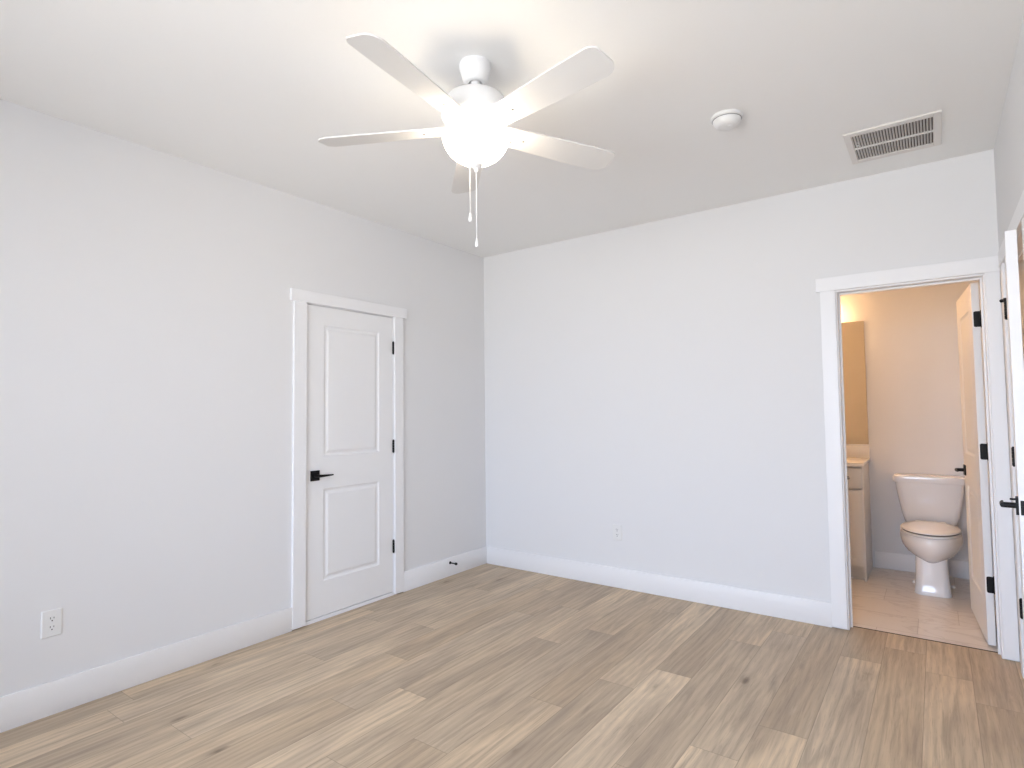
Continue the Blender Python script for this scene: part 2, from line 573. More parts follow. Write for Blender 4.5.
# bathroom shell
o = link('wall_bathroom_back', B(((BATH_X0 - 0.1, BATH_Y1, 0), (XR + WT, BATH_Y1 + 0.1, CEIL))), WALL)
struct(o, 'warm lit bathroom wall behind the toilet and mirror', 'wall')
o = link('wall_bathroom_left', B(((BATH_X0 - 0.1, WT, 0), (BATH_X0, BATH_Y1, CEIL))), WALL)
struct(o, 'bathroom side wall beyond the vanity', 'wall')
o = link('wall_bathroom_right', B(((XR + 0.02, WT, 0), (XR + WT, BATH_Y1, CEIL))), WALL)
struct(o, 'bathroom side wall behind the open bathroom door', 'wall')
o = link('ceiling_bathroom', B(((BATH_X0 - 0.1, WT, CEIL), (XR + WT, BATH_Y1 + 0.1, CEIL + 0.1))), CEILM)
struct(o, 'bathroom ceiling above the vanity mirror', 'ceiling')

# hall beyond the right wall
HX1 = XR + WT + 1.25
o = link('wall_hall_far', B(((HX1, -2.3, 0), (HX1 + 0.1, 1.2, CEIL))), WALL)
struct(o, 'dim warm hall wall seen past the ajar door', 'wall')
o = link('wall_hall_end', B(((XR + WT, 1.1, 0), (HX1, 1.2, CEIL)), ((XR + WT, -2.3, 0), (HX1, -2.2, CEIL))), WALL)
struct(o, 'end walls closing the hall outside the bedroom', 'wall')
o = link('ceiling_hall', B(((XR + WT, -2.3, CEIL), (HX1 + 0.1, 1.2, CEIL + 0.1))), CEILM)
struct(o, 'ceiling of the hall outside the bedroom', 'ceiling')
o = link('floor_hall', B(((XR + WT, 0.086, -0.05), (HX1, 1.2, -0.001))), OAK)
struct(o, 'hall floor beside the bathroom', 'floor')

# closet behind the closed door
o = link('wall_closet', B(((-0.75, -2.1, 0), (-0.7, -0.8, CEIL)), ((-0.7, -2.1, 0), (-WT, -2.05, CEIL)), ((-0.7, -0.85, 0), (-WT, -0.8, CEIL))), WALL)
struct(o, 'closet walls behind the closed two panel door', 'wall')
o = link('floor_closet', B(((-0.7, -2.05, -0.05), (-WT, -0.85, 0))), OAK)
struct(o, 'closet floor behind the closed two panel door', 'floor')

# ------------------------------------------------------------------ baseboards
BH, BT = 0.147, 0.014
def baseboard(name, a, b, label):
    o = link(name, B((a, b), bev=0.003), TRIM, smooth=True)
    return struct(o, label, 'baseboard')
LC0, LC1 = -1.922, -0.998          # closet casing, outer edges
baseboard('baseboard_left', (0, y0r, 0), (BT, LC0 - 0.0005, BH), 'white baseboard below the outlet on the door wall')
baseboard('baseboard_left', (0, LC1 + 0.0005, 0), (BT, 0, BH), 'white baseboard between the closed door and the corner, holding the doorstop')
BC0, BC1 = 2.700, 3.5605           # bathroom casing, outer edges
baseboard('baseboard_back', (BT, -BT, 0), (BC0 - 0.0005, 0, BH), 'long white baseboard under the blank wall')
baseboard('baseboard_right', (XR - BT, y0r, 0), (XR, EY0 - 0.0975, BH), 'white baseboard on the wall beside the camera side of the hall door')
baseboard('baseboard_rear', (BT, y0r, 0), (XR - BT, y0r + BT, BH), 'white baseboard under the rear windows')
baseboard('baseboard_bathroom', (2.80, BATH_Y1 - BT, 0), (XR + 0.02, BATH_Y1, 0.135), 'bathroom baseboard behind the toilet')

# ------------------------------------------------------------------ door frames (jamb, stops, casing)
CT = 0.018
def frame(name, label, opening, axis, planes, casing, head, far_casing=True, gap=0.009, stop_at=None, ct=CT):
    """opening (a0, a1): jamb faces along the wall axis ('x' or 'y'); planes (p0, p1): room face and far face of the wall;
    casing (c0, i0, i1, c1): outer / inner edges; head (h0, h1, z0, z1)."""
    t = struct(empty(name), label, 'door frame')
    a0, a1 = opening
    p0, p1 = planes
    s = 1 if p1 > p0 else -1
    def bx(a, b, p, q, z0, z1):
        if axis == 'x':
            return ((a, p, z0), (b, q, z1))
        return ((p, a, z0), (q, b, z1))
    link('jamb', B(bx(a0 - JT, a0, p0, p1, 0, DH + JT), bx(a1, a1 + JT, p0, p1, 0, DH + JT), bx(a0, a1, p0, p1, DH, DH + JT), bev=0.0015), TRIM, t)
    if stop_at is not None:
        q0, q1 = stop_at
        link('door_stop_strip', B(bx(a0, a0 + 0.011, q0, q1, 0, DH), bx(a1 - 0.011, a1, q0, q1, 0, DH), bx(a0 + 0.011, a1 - 0.011, q0, q1, DH - 0.011, DH), bev=0.001), TRIM, t)
    c0, i0, i1, c1 = casing
    h0, h1, hz0, hz1 = head
    f = p0 - s * ct
    link('side_casing', B(bx(c0, i0, f, p0, gap, hz0), bev=0.002), TRIM, t)
    link('side_casing', B(bx(i1, c1, f, p0, gap, hz0), bev=0.002), TRIM, t)
    link('head_casing', B(bx(h0, h1, f - s * 0.003, p0, hz0, hz1), bev=0.002), TRIM, t)
    if far_casing:
        g = p1 + s * CT
        link('side_casing', B(bx(c0, i0, p1, g, gap, hz0), bev=0.002), TRIM, t)
        if far_casing != 'one':
            link('side_casing', B(bx(i1, min(c1, XR + 0.02) if axis == 'x' else c1, p1, g, gap, hz0), bev=0.002), TRIM, t)
        link('head_casing', B(bx(h0, h1 if axis == 'y' else min(h1, XR), p1, g, hz0, hz1), bev=0.002), TRIM, t)
    return t

tf1 = frame('trim_1', 'white casing around the closed two panel door', (JY0, JY1), 'y', (0, -WT),
            (LC0, JY0 - 0.007, JY1 + 0.005, LC1), (-1.946, -0.962, DH + 0.004, DH + 0.080), far_casing=False, stop_at=(-0.052, -0.040))
link('threshold', B(((-WT, JY0, 0), (0.004, JY1, 0.022)), bev=0.002), TRIM, tf1)
tf2 = frame('trim_2', 'white casing around the open bathroom doorway', (BX0, BX1), 'x', (0, WT),
            (BC0, BX0 - 0.007, BX1 + 0.007, BC1), (2.678, XR - 0.001, DH + 0.010, DH + 0.094), far_casing='one', stop_at=(0.060, 0.074))
link('threshold', B(((BX0, 0.079, 0), (BX1, 0.086, 0.003)), bev=0.001), BOARD_AND_SHADE, tf2)
tf3 = frame('trim_3', 'white casing around the ajar hall door', (EY0, EY1), 'y', (XR, XR + WT),
            (EY0 - 0.097, EY0 - 0.007, EY1 + 0.007, EY1 + 0.090), (EY0 - 0.150, EY1 + 0.125, DH + 0.004, DH + 0.084), stop_at=(XR + 0.040, XR + 0.052), ct=0.012)

# ------------------------------------------------------------------ panel doors
def door_leaf_bm(w, h=2.024, t=0.035, panels=None):
    """leaf with its hinge edge at x = 0, latch edge at x = w, faces at y = 0 (front) and y = t; two raised panels on each side."""
    bm = bmesh.new()
    st = 0.130
    if panels is None:
        panels = [(0.232, 0.815), (1.020, 1.885)]
    xs = [0, st, w - st, w]
    zs = [0]
    for a, b_ in panels:
        zs += [a, b_]
    zs.append(h)
    prof = [(0.0, 0.0), (0.004, 0.0045), (0.010, 0.0075), (0.018, 0.0085), (0.026, 0.0065), (0.034, 0.0025), (0.040, 0.0015)]
    for side in (0, 1):
        yy = (lambda d: d) if side == 0 else (lambda d: t - d)
        for i in range(3):
            for j in range(len(zs) - 1):
                x0, x1, z0, z1 = xs[i], xs[i + 1], zs[j], zs[j + 1]
                if i == 1 and j % 2 == 1:
                    rings = []
                    for ins, d in prof:
                        rings.append([bm.verts.new(p) for p in ((x0 + ins, yy(d), z0 + ins), (x1 - ins, yy(d), z0 + ins), (x1 - ins, yy(d), z1 - ins), (x0 + ins, yy(d), z1 - ins))])
                    for A, Bq in zip(rings, rings[1:]):
                        for k in range(4):
                            bm.faces.new((A[k], A[(k + 1) % 4], Bq[(k + 1) % 4], Bq[k]))
                    bm.faces.new(rings[-1])
                else:
                    bm.faces.new([bm.verts.new(p) for p in ((x0, yy(0), z0), (x1, yy(0), z0), (x1, yy(0), z1), (x0, yy(0), z1))])
    for a, b_ in (((0, 0), (w, 0)), ((0, h), (w, h))):
        bm.faces.new([bm.verts.new(p) for p in ((a[0], 0, a[1]), (b_[0], 0, b_[1]), (b_[0], t, b_[1]), (a[0], t, a[1]))])
    for x in (0, w):
        for z0, z1 in zip(zs, zs[1:]):
            bm.faces.new([bm.verts.new(p) for p in ((x, 0, z0), (x, 0, z1), (x, t, z1), (x, t, z0))])
    bmesh.ops.remove_doubles(bm, verts=bm.verts, dist=1e-5)
    return bm

def lever(parent, x, z, side, toward, t=0.035, pin=False):
    """lever handle set on the leaf face; side -1: the y = 0 face, +1: the y = t face; toward: sign of x the lever points to."""
    f = 0.0 if side < 0 else t
    s = side
    bm = bmesh.new()
    box(bm, (x - 0.033, f, z - 0.033), (x + 0.033, f + s * 0.009, z + 0.033), 0.0015)
    h = link('lever_handle', bm, BLACK, parent)
    bm = bmesh.new()
    tube(bm, [(x, f + s * 0.009, z), (x, f + s * 0.048, z)], 0.011, 16)
    # tapering flat lever
    L = 0.108
    rings = []
    for u in (-0.10, 0.0, 0.25, 0.55, 0.85, 1.0):
        hz = 0.0095 - 0.0050 * max(u, 0)
        hy = 0.0065 - 0.0028 * max(u, 0)
        xx = x + toward * L * u
        yy = f + s * (0.050 + 0.004 * math.sin(max(u, 0) * PI))
        rings.append([(xx, yy + hy * math.cos(a), z + hz * math.sin(a)) for a in [2 * PI * k / 12 for k in range(12)]])
    loft(bm, rings)
    lv = link('lever', bm, BLACK, h, smooth=True)
    if pin:
        bm = bmesh.new()
        tube(bm, [(x, f + s * 0.009, z + 0.024), (x, f + s * 0.026, z + 0.024)], 0.004, 10)
        link('privacy_pin', bm, BLACK, h, smooth=True)
    return h

def latch(parent, w, z, t=0.035):
    o = link('latch_plate', B(((w - 0.0005, 0.005, z - 0.028), (w + 0.0012, t - 0.005, z + 0.028)), bev=0.0004), BLACK, parent)
    link('latch_bolt', B(((w + 0.001, 0.011, z - 0.008), (w + 0.006, t - 0.011, z + 0.008)), bev=0.001), BLACK, o)

def hinge(parent, z, y=-0.006, leaf_on_edge=True, t=0.035, tip=False):
    """butt hinge: knuckle barrel at (0, y) beside the hinge edge and one leaf let into that edge."""
    bm = bmesh.new()
    for k in range(5):
        z0 = z - 0.045 + 0.018 * k
        tube(bm, [(-0.0005, y, z0 + 0.0006), (-0.0005, y, z0 + 0.0174)], 0.0072, 14)
    tube(bm, [(-0.0005, y, z - 0.049), (-0.0005, y, z + 0.049)], 0.0042, 12)
    h = link('hinge', bm, BLACK, parent, smooth=True)
    if leaf_on_edge:
        bm = bmesh.new()
        ys = -y if y < 0 else 0
        pts = rrect(0.0165, 0.045, 0.009, 5)
        loft(bm, [[(-0.0016, 0.0125 + p[0], z + p[1]) for p in pts], [(0.0004, 0.0125 + p[0], z + p[1]) for p in pts]])
        lf = link('hinge_leaf', bm, BLACK, h)
        for (dy, dz) in ((0.006, 0.032), (0.019, 0.012), (0.006, -0.012), (0.019, -0.032)):
            bm = bmesh.new()
            tube(bm, [(-0.0016, dy + 0.001, z + dz), (-0.0021, dy + 0.001, z + dz)], 0.0034, 10)
            link('screw', bm, BLACK, h)
    if tip:
        bm = bmesh.new()
        tube(bm, [(-0.0005, y, z + 0.040), (-0.0005, y, z + 0.060)], 0.0085, 14)
        tube(bm, [(-0.0005, y, z + 0.050), (-0.014, y - 0.012, z + 0.050)], 0.0055, 12)
        tube(bm, [(-0.014, y - 0.012, z + 0.050), (-0.020, y - 0.017, z + 0.050)], 0.0085, 12)
        link('hinge_pin_stop', bm, BLACK, h, smooth=True)
    return h

# 1 closed closet door: faces the room (+x). leaf local x runs from the hinge (far end) to the latch, local y into the wall
w1 = LY1 - LY0
d1 = link('door_1', door_leaf_bm(w1, 2.015, panels=[(0.220, 0.815), (1.027, 1.892)]), DOORP)
d1.location = (-0.001, LY1, 0.0275)
d1.rotation_euler = (0, 0, R(-90))
# local x -> -y world, local y -> +x world with this rotation; the room face is local y = t, so shift back by t
d1.location.x = -0.036
struct(d1, 'closed white two panel door with black lever handle', 'door')
lever(d1, w1 - 0.062, 0.906, +1, -1)
for z in (1.790, 1.060, 0.328):
    hinge(d1, z, y=0.041, leaf_on_edge=False)

# 2 bathroom door, swung into the bathroom: hinge edge faces the bedroom
w2 = 0.694
d2 = link('door_2', door_leaf_bm(w2), DOORP)
# local x -> direction of the leaf (mostly +y), local y -> toward -x is the face seen from the doorway
th2 = R(90 + 4.0)
d2.rotation_euler = (0, 0, th2)
d2.location = (3.4775, 0.156, 0.012)
struct(d2, 'white bathroom door standing open beside the toilet', 'door')
lever(d2, w2 - 0.062, 0.906, +1, -1)
lever(d2, w2 - 0.062, 0.906, -1, -1)
latch(d2, w2, 0.906)
for z in (1.816, 1.067, 0.330):
    hinge(d2, z, y=-0.006)

# 3 hall door, a hand's width ajar into the bedroom
w3 = 0.813
d3 = link('door_3', door_leaf_bm(w3, 2.008), DOORP)
a3 = R(4.25)
# local x -> (-sin a, -cos a); local y -> its left normal (cos a, -sin a) = away from the room
d3.rotation_euler = (0, 0, R(-90) - a3)
d3.location = (XR - 0.001, -0.270, 0.012)
struct(d3, 'white door with black lever standing ajar right of the bathroom doorway', 'door')
lever(d3, w3 - 0.066, 0.930, -1, -1, pin=True)
lever(d3, w3 - 0.066, 0.930, +1, -1)
latch(d3, w3, 0.930)
for i, z in enumerate((1.800, 1.072, 0.335)):
    hinge(d3, z, y=-0.004, tip=(i == 0))

# ------------------------------------------------------------------ ceiling fan
FX, FY = 1.815, -2.294
fan = empty('ceiling_fan', (FX, FY, CEIL))
tag(fan, 'white five blade ceiling fan with a lit frosted bowl', 'ceiling fan')
Z = lambda z: z - CEIL
bm = bmesh.new()
lathe(bm, [(0, 0), (0.062, 0), (0.064, -0.006), (0.0635, -0.022), (0.060, -0.032), (0.050, -0.066), (0.044, -0.077), (0.038, -0.080), (0.0275, -0.080), (0.0265, -0.072), (0.028, -0.050), (0, -0.046)], 48)
link('canopy', bm, FANW, fan, smooth=True)
bm = bmesh.new()
lathe(bm, [(0, -0.048), (0.010, -0.050), (0.0185, -0.062), (0.0205, -0.074), (0.018, -0.085), (0.012, -0.092), (0.011, -0.135), (0.020, -0.136), (0.022, -0.150), (0, -0.150)], 28)
link('downrod', bm, FANW, fan, smooth=True)
bm = bmesh.new()
lathe(bm, [(0, Z(2.593)), (0.045, Z(2.593)), (0.100, Z(2.589)), (0.116, Z(2.582)), (0.126, Z(2.562)), (0.134, Z(2.530)), (0.1365, Z(2.508)), (0.134, Z(2.500)),
           (0.118, Z(2.488)), (0.100, Z(2.482)), (0.085, Z(2.479)), (0, Z(2.479))], 64)
mh = link('motor_housing', bm, FANW, fan, smooth=True)
bm = bmesh.new()
lathe(bm, [(0, Z(2.479)), (0.078, Z(2.479)), (0.080, Z(2.455)), (0.072, Z(2.440)), (0, Z(2.436))], 64)
ft_ = link('light_fitter', bm, FANW, fan, smooth=True)
for k in range(10):
    bm = B(((0.0785, -0.012, Z(2.4755)), (0.0815, 0.012, Z(2.4725))))
    bmesh.ops.transform(bm, matrix=Matrix.Rotation(2 * PI * k / 10 + 0.2, 4, 'Z'), verts=bm.verts)
    link('vent_slot', bm, SLOT, ft_)
bm = bmesh.new()
prof = []
for k in range(0, 17):
    a = k / 16 * PI / 2
    prof.append((0.133 * math.cos(a) if k < 16 else 0, Z(2.432) - 0.113 * math.sin(a)))
inner = [(max(q[0] - 0.004, 0) if q[0] else 0, q[1] + (0.004 if q[1] < Z(2.43) else 0)) for q in prof]
prof = inner[::-1] + prof
lathe(bm, prof, 64)
link('light_bowl', bm, LAMP_GLASS, fan, smooth=True, sharp=80)
bm = bmesh.new()
lathe(bm, [(0, Z(2.322)), (0.026, Z(2.3205)), (0.0275, Z(2.3165)), (0.021, Z(2.309)), (0.010, Z(2.304)), (0.0075, Z(2.296)), (0.0085, Z(2.291)), (0.004, Z(2.287)), (0, Z(2.287))], 32)
fin = link('finial', bm, FANW, fan, smooth=True)

def blade_bm():
    bm = bmesh.new()
    # outline in (x radial, y tangential); rounder tip corner on the -y side
    L0, L1 = 0.105, 0.650
    up, dn = [], []
    for k in range(15):
        u = k / 14
        x = L0 + (L1 - 0.045 - L0) * u
        hw = 0.050 + 0.0185 * (1 - (1 - u) ** 1.8)
        up.append((x, hw))
        dn.append((x, -hw))
    hwt = up[-1][1]
    tip = []
    r1, r2 = 0.045, 0.030
    for k in range(1, 7):
        a = PI / 2 * (1 - k / 6)
        tip.append((L1 - r1 + r1 * math.cos(a), hwt - r1 + r1 * math.sin(a)))
    for k in range(1, 7):
        a = -PI / 2 * k / 6
        tip.append((L1 - r2 + r2 * math.cos(a), -hwt + r2 + r2 * math.sin(a)))
    # gentle outward bow of the tip
    tip = [(x + 0.010 * (1 - (y / hwt) ** 2), y) for x, y in tip]
    out = up + tip + dn[::-1]
    p = R(12)
    top = [(x, y * math.cos(p), -y * math.sin(p) + 0.003) for x, y in out]
    bot = [(x, y * math.cos(p), -y * math.sin(p) - 0.003) for x, y in out]
    loft(bm, [top, bot])
    return bm
def bracket_bm():
    bm = bmesh.new()
    p = R(12)
    # flat iron screwed under... on top of the blade root, rising to the flywheel
    rings = []
    for x, hw, z in ((0.070, 0.020, 0.012), (0.110, 0.022, 0.010), (0.145, 0.034, 0.0065), (0.205, 0.036, 0.0065), (0.240, 0.022, 0.0065)):
        rings.append([(x, -hw * math.cos(p), z + hw * math.sin(p) - 0.003), (x, hw * math.cos(p), z - hw * math.sin(p) - 0.003),
                      (x, hw * math.cos(p), z - hw * math.sin(p)), (x, -hw * math.cos(p), z + hw * math.sin(p))])
    loft(bm, rings)
    return bm
def screw_bm(x, y):
    bm = bmesh.new()
    z = -y * math.sin(R(12))
    return tube(bm, [(x, y * math.cos(R(12)), z - 0.0028), (x, y * math.cos(R(12)), z - 0.0052)], 0.005, 12)
blade0 = link('blade', blade_bm(), BLADE, fan)
blade0.location = (0, 0, Z(2.464))
link('blade_bracket', bracket_bm(), FANW, blade0)
for q in ((0.165, -0.022), (0.165, 0.022), (0.215, 0.0)):
    link('blade_screw', screw_bm(*q), NICKEL, blade0)
blade0.rotation_euler = (0, 0, R(-81))
blade0.rotation_euler = (0, R(-0.6), R(-83))
for droop, ang in ((0.9, -11), (1.1, 63.5), (0.6, 135), (0.0, -153)):      # the blades sag unevenly
    b2 = copy_tree(blade0, fan)
    b2.rotation_euler = (0, R(droop), R(ang))

def chain(dx, dy, z0, z1, lab):
    bm = bmesh.new()
    n = int((z0 - z1 - 0.026) / 0.006)
    for k in range(n):
        z = Z(z0) - 0.006 * (k + 0.5)
        lathe(bm, [(0, 0.0026), (0.0020, 0.0013), (0.0020, -0.0013), (0, -0.0026)], 6, (dx, dy, z))
    tube(bm, [(dx, dy, Z(z0)), (dx, dy, Z(z1) + 0.02)], 0.0009, 6)
    c = link('pull_chain', bm, FANW, fan, smooth=True)
    bm = bmesh.new()
    lathe(bm, [(0, 0.034), (0.0035, 0.032), (0.0045, 0.024), (0.0068, 0.012), (0.0072, 0.004), (0.005, 0.0), (0, -0.001)], 16, (dx, dy, Z(z1)))
    link('chain_pull', bm, FANW, c, smooth=True)
chain(-0.020, -0.015, 2.312, 2.088, 'a')
chain(0.0, 0.0, 2.288, 1.986, 'b')

# ------------------------------------------------------------------ smoke detector
sm = empty('smoke_detector', (2.503, -1.250, CEIL))
tag(sm, 'round white smoke detector on the ceiling between fan and vent', 'smoke detector')
bm = bmesh.new()
lathe(bm, [(0, 0), (0.071, 0), (0.0735, -0.004), (0.072, -0.014), (0.067, -0.0175), (0, -0.0175)], 48)
link('base_plate', bm, PLASTIC, sm, smooth=True)
bm = bmesh.new()
lathe(bm, [(0, -0.017), (0.059, -0.017), (0.059, -0.020), (0.064, -0.0205), (0.0635, -0.026), (0.056, -0.040), (0.046, -0.049), (0.036, -0.052), (0, -0.053)], 48)
cv = link('cover', bm, PLASTIC, sm, smooth=True)
bm = bmesh.new()
lathe(bm, [(0, -0.0525), (0.013, -0.0525), (0.0125, -0.0555), (0, -0.056)], 24, (0.016, -0.006, 0))
link('test_button', bm, PLASTIC, cv, smooth=True)
bm = bmesh.new()
lathe(bm, [(0.0595, -0.0172), (0.0665, -0.0172), (0.0665, -0.0202), (0.0595, -0.0202)], 48)
link('sensing_gap_shade', bm, GAPGREY, cv, smooth=True)  # solid grey ring, its colour stands for the shade inside the gap

# ------------------------------------------------------------------ return air vent
vx0, vx1, vy0, vy1 = 2.925, 3.332, -0.700, -0.266
ix0, ix1, iy0, iy1 = 2.956, 3.300, -0.657, -0.308
vent = empty('ceiling_vent', ((vx0 + vx1) / 2, (vy0 + vy1) / 2, CEIL))
tag(vent, 'white slatted air return vent on the ceiling near the corner', 'vent')
cxv, cyv = vent.location.x, vent.location.y
L = lambda a, b, z0, c, d, z1: ((a - cxv, b - cyv, z0), (c - cxv, d - cyv, z1))
bm = bmesh.new()
for q in (L(vx0, vy0, -0.009, ix0, vy1, 0), L(ix1, vy0, -0.009, vx1, vy1, 0), L(ix0, vy0, -0.009, ix1, iy0, 0), L(ix0, iy1, -0.009, ix1, vy1, 0)):
    box(bm, q[0], q[1], 0.002)
link('frame', bm, GRILLE, vent)
link('duct', B(L(ix0, iy0, -0.0012, ix1, iy1, 0)), DUCT, vent)
link('center_bar', B(L(ix0, -0.484, -0.0095, ix1, -0.472, -0.002)), GRILLE, vent)
bm = bmesh.new()
ns = 27
pitch_s = (ix1 - ix0) / ns
for k in range(ns + 1):
    x = ix0 + pitch_s * k - cxv
    for (a, b_) in ((iy0, -0.484), (-0.472, iy1)):
        dx = 0.0030
        vs = [(x - dx, -0.0088), (x - dx + 0.0012, -0.0092), (x + dx + 0.0012, -0.0020), (x + dx, -0.0016)]
        loft(bm, [[(p, a - cyv, q) for p, q in vs], [(p, b_ - cyv, q) for p, q in vs]])
link('slats', bm, GRILLE, vent)
for (x, y) in ((2.980, -0.560), (2.976, -0.520)):
    bm = bmesh.new()
    lathe(bm, [(0, -0.010), (0.004, -0.0098), (0.004, -0.004), (0, -0.004)], 12, (x - cxv, y - cyv, 0))
    link('screw', bm, PLASTIC, vent)

# ------------------------------------------------------------------ wall outlets
def make_outlet():
    t = empty('wall_outlet')
    bm = bmesh.new()       # plate in local xz, facing -y
    w, h = 0.039, 0.060
    a = [(p[0], 0, p[1]) for p in rrect(w, h, 0.004, 3)]
    b_ = [(p[0], -0.003, p[1]) for p in rrect(w, h, 0.004, 3)]
    c_ = [(p[0], -0.006, p[1]) for p in rrect(w - 0.004, h - 0.004, 0.003, 3)]
    loft(bm, [a, b_, c_])
    link('cover_plate', bm, PLASTIC, t)
    for z in (0.0195, -0.0195):
        bm = bmesh.new()
        pts = rrect(0.0168, 0.0140, 0.008, 5)
        loft(bm, [[(p[0], -0.0055, z + p[1]) for p in pts], [(p[0], -0.0076, z + p[1]) for p in pts]])
        s = link('socket', bm, PLASTIC, t)
        link('slot', B(((-0.0078, -0.0079, z + 0.0005), (-0.0052, -0.0074, z + 0.0095))), SLOT, s)
        link('slot', B(((0.0052, -0.0079, z + 0.0015), (0.0078, -0.0074, z + 0.0085))), SLOT, s)
        bm = bmesh.new()
        tube(bm, [(0, -0.0074, z - 0.0070), (0, -0.0079, z - 0.0070)], 0.0030, 10)
        link('ground_slot', bm, SLOT, s)
    bm = bmesh.new()
    tube(bm, [(0, -0.0055, 0), (0, -0.0068, 0)], 0.0028, 10)
    link('screw', bm, PLASTIC, t)
    return t
out1 = make_outlet()
out1.location = (0.0, -3.128, 0.404)
out1.rotation_euler = (0, 0, R(90))
tag(out1, 'white duplex outlet low on the wall holding the closed door', 'outlet', 'duplex wall outlets')
out2 = copy_tree(out1)
out2.location = (1.277, 0.0, 0.410)
out2.rotation_euler = (0, 0, 0)
tag(out2, 'white duplex outlet low on the blank wall left of the bathroom', 'outlet', 'duplex wall outlets')

# ------------------------------------------------------------------ baseboard door stop
ds = empty('door_stop', (BT, -0.488, 0.108))
tag(ds, 'small black rod doorstop on the baseboard near the corner', 'door stop')
bm = bmesh.new()
tube(bm, [(0, 0, 0), (0.004, 0, 0)], [0.012, 0.011], 20)
tube(bm, [(0.004, 0, 0), (0.058, 0, 0)], 0.0048, 14)
link('rod', bm, BLACK, ds, smooth=True)
bm = bmesh.new()
tube(bm, [(0.056, 0, 0), (0.059, 0, 0), (0.070, 0, 0), (0.074, 0, 0)], [0.008, 0.0105, 0.0105, 0.008], 18)
link('rubber_tip', bm, RUBBER, ds, smooth=True)

# ------------------------------------------------------------------ toilet
TX, TY = 3.192, BATH_Y1
toi = empty('toilet', (TX, TY - 0.40, 0))
tag(toi, 'white porcelain toilet with lowered lid in the bathroom', 'toilet')
oy = TY - 0.40
def egg(hw, yf, yb, z, n=40, wide=0.50, sq=1.0):
    """egg outline: front yf (smaller y), back yb, widest at fraction wide from the back; local coordinates."""
    ym = yb + (yf - yb) * wide
    pts = []
    for k in range(n):
        a = 2 * PI * k / n
        c, s = math.cos(a), math.sin(a)
        x = hw * math.copysign(abs(c) ** sq, c)
        y = ym + (abs(yb - ym) * (abs(s) ** sq) if s > 0 else -abs(ym - yf) * (abs(s) ** sq))
        pts.append((x, y - oy, z))
    return pts
FRY = 0.920
bm = bmesh.new()
rings = [egg(0.080, 1.050, 1.56, 0.228), egg(0.118, 1.000, 1.57, 0.256), egg(0.158, 0.950, 1.57, 0.292), egg(0.179, 0.924, 1.56, 0.332), egg(0.187, 0.914, 1.55, 0.368),
         egg(0.187, 0.914, 1.54, 0.396), egg(0.182, 0.919, 1.54, 0.416), egg(0.166, 0.935, 1.53, 0.4215)]
loft(bm, rings)
link('bowl', bm, PORC, toi, smooth=True, sharp=60)
bm = bmesh.new()
rings = []
for z, hw, yf in ((0.0, 0.108, 1.040), (0.006, 0.109, 1.038), (0.03, 0.106, 1.044), (0.10, 0.100, 1.056), (0.18, 0.096, 1.058), (0.25, 0.095, 1.054), (0.30, 0.098, 1.06)):
    ym, hl = (yf + 1.60) / 2, (1.60 - yf) / 2
    rings.append([(p[0], ym + p[1] - oy, z) for p in rrect(hw, hl, 0.050, 6)])
loft(bm, rings)
link('pedestal', bm, PORC, toi, smooth=True, sharp=50)
for s in (-1, 1):
    bm = bmesh.new()
    lathe(bm, [(0, 0.020), (0.008, 0.018), (0.012, 0.008), (0.013, 0.0), (0, 0.0)], 16, (s * 0.118, 1.36 - oy, 0.0))
    link('bolt_cap', bm, PORC, toi, smooth=True)
# seat + lid
bm = bmesh.new()
loft(bm, [egg(0.172, 0.926, 1.44, 0.4225), egg(0.180, 0.917, 1.45, 0.426), egg(0.181, 0.916, 1.45, 0.436), egg(0.175, 0.930, 1.44, 0.4395)])
link('seat', bm, SEATM, toi, smooth=True)
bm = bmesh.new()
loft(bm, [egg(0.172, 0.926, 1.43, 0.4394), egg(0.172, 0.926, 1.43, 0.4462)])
link('seat_gap_shade', bm, BOARD_AND_SHADE, toi)  # dark slab painted as the shade between seat and lid
bm = bmesh.new()
loft(bm, [egg(0.174, 0.923, 1.445, 0.4460), egg(0.180, 0.916, 1.45, 0.4490), egg(0.180, 0.916, 1.45, 0.455), egg(0.173, 0.925, 1.445, 0.4605), egg(0.12, 0.995, 1.40, 0.4655), egg(0.05, 1.10, 1.30, 0.467)])
link('seat_lid', bm, SEATM, toi, smooth=True, sharp=60)
for s in (-1, 1):
    bm = bmesh.new()
    box(bm, (s * 0.075 - 0.022, 1.435 - oy, 0.4205), (s * 0.075 + 0.022, 1.475 - oy, 0.458), 0.006)
    link('seat_hinge', bm, SEATM, toi, smooth=True)
# rear deck and tank
bm = bmesh.new()
rings = []
for z, hw, yf in ((0.30, 0.098, 1.42), (0.36, 0.135, 1.44), (0.41, 0.165, 1.45), (0.422, 0.165, 1.45)):
    ym, hl = (yf + 1.665) / 2, (1.665 - yf) / 2
    rings.append([(p[0], ym + p[1] - oy, z) for p in rrect(hw, hl, 0.03, 5)])
loft(bm, rings)
link('rear_deck', bm, PORC, toi, smooth=True, sharp=50)
bm = bmesh.new()
rings = []
for z, hw, yf in ((0.423, 0.150, 1.525), (0.432, 0.166, 1.512), (0.50, 0.184, 1.502), (0.60, 0.202, 1.494), (0.70, 0.216, 1.488), (0.745, 0.220, 1.486)):
    ym, hl = (yf + 1.680) / 2, (1.680 - yf) / 2
    rings.append([(p[0], ym + p[1] - oy, z) for p in rrect(hw, hl, 0.040, 6)])
loft(bm, rings)
link('tank', bm, PORC, toi, smooth=True, sharp=50)
bm = bmesh.new()
rings = []
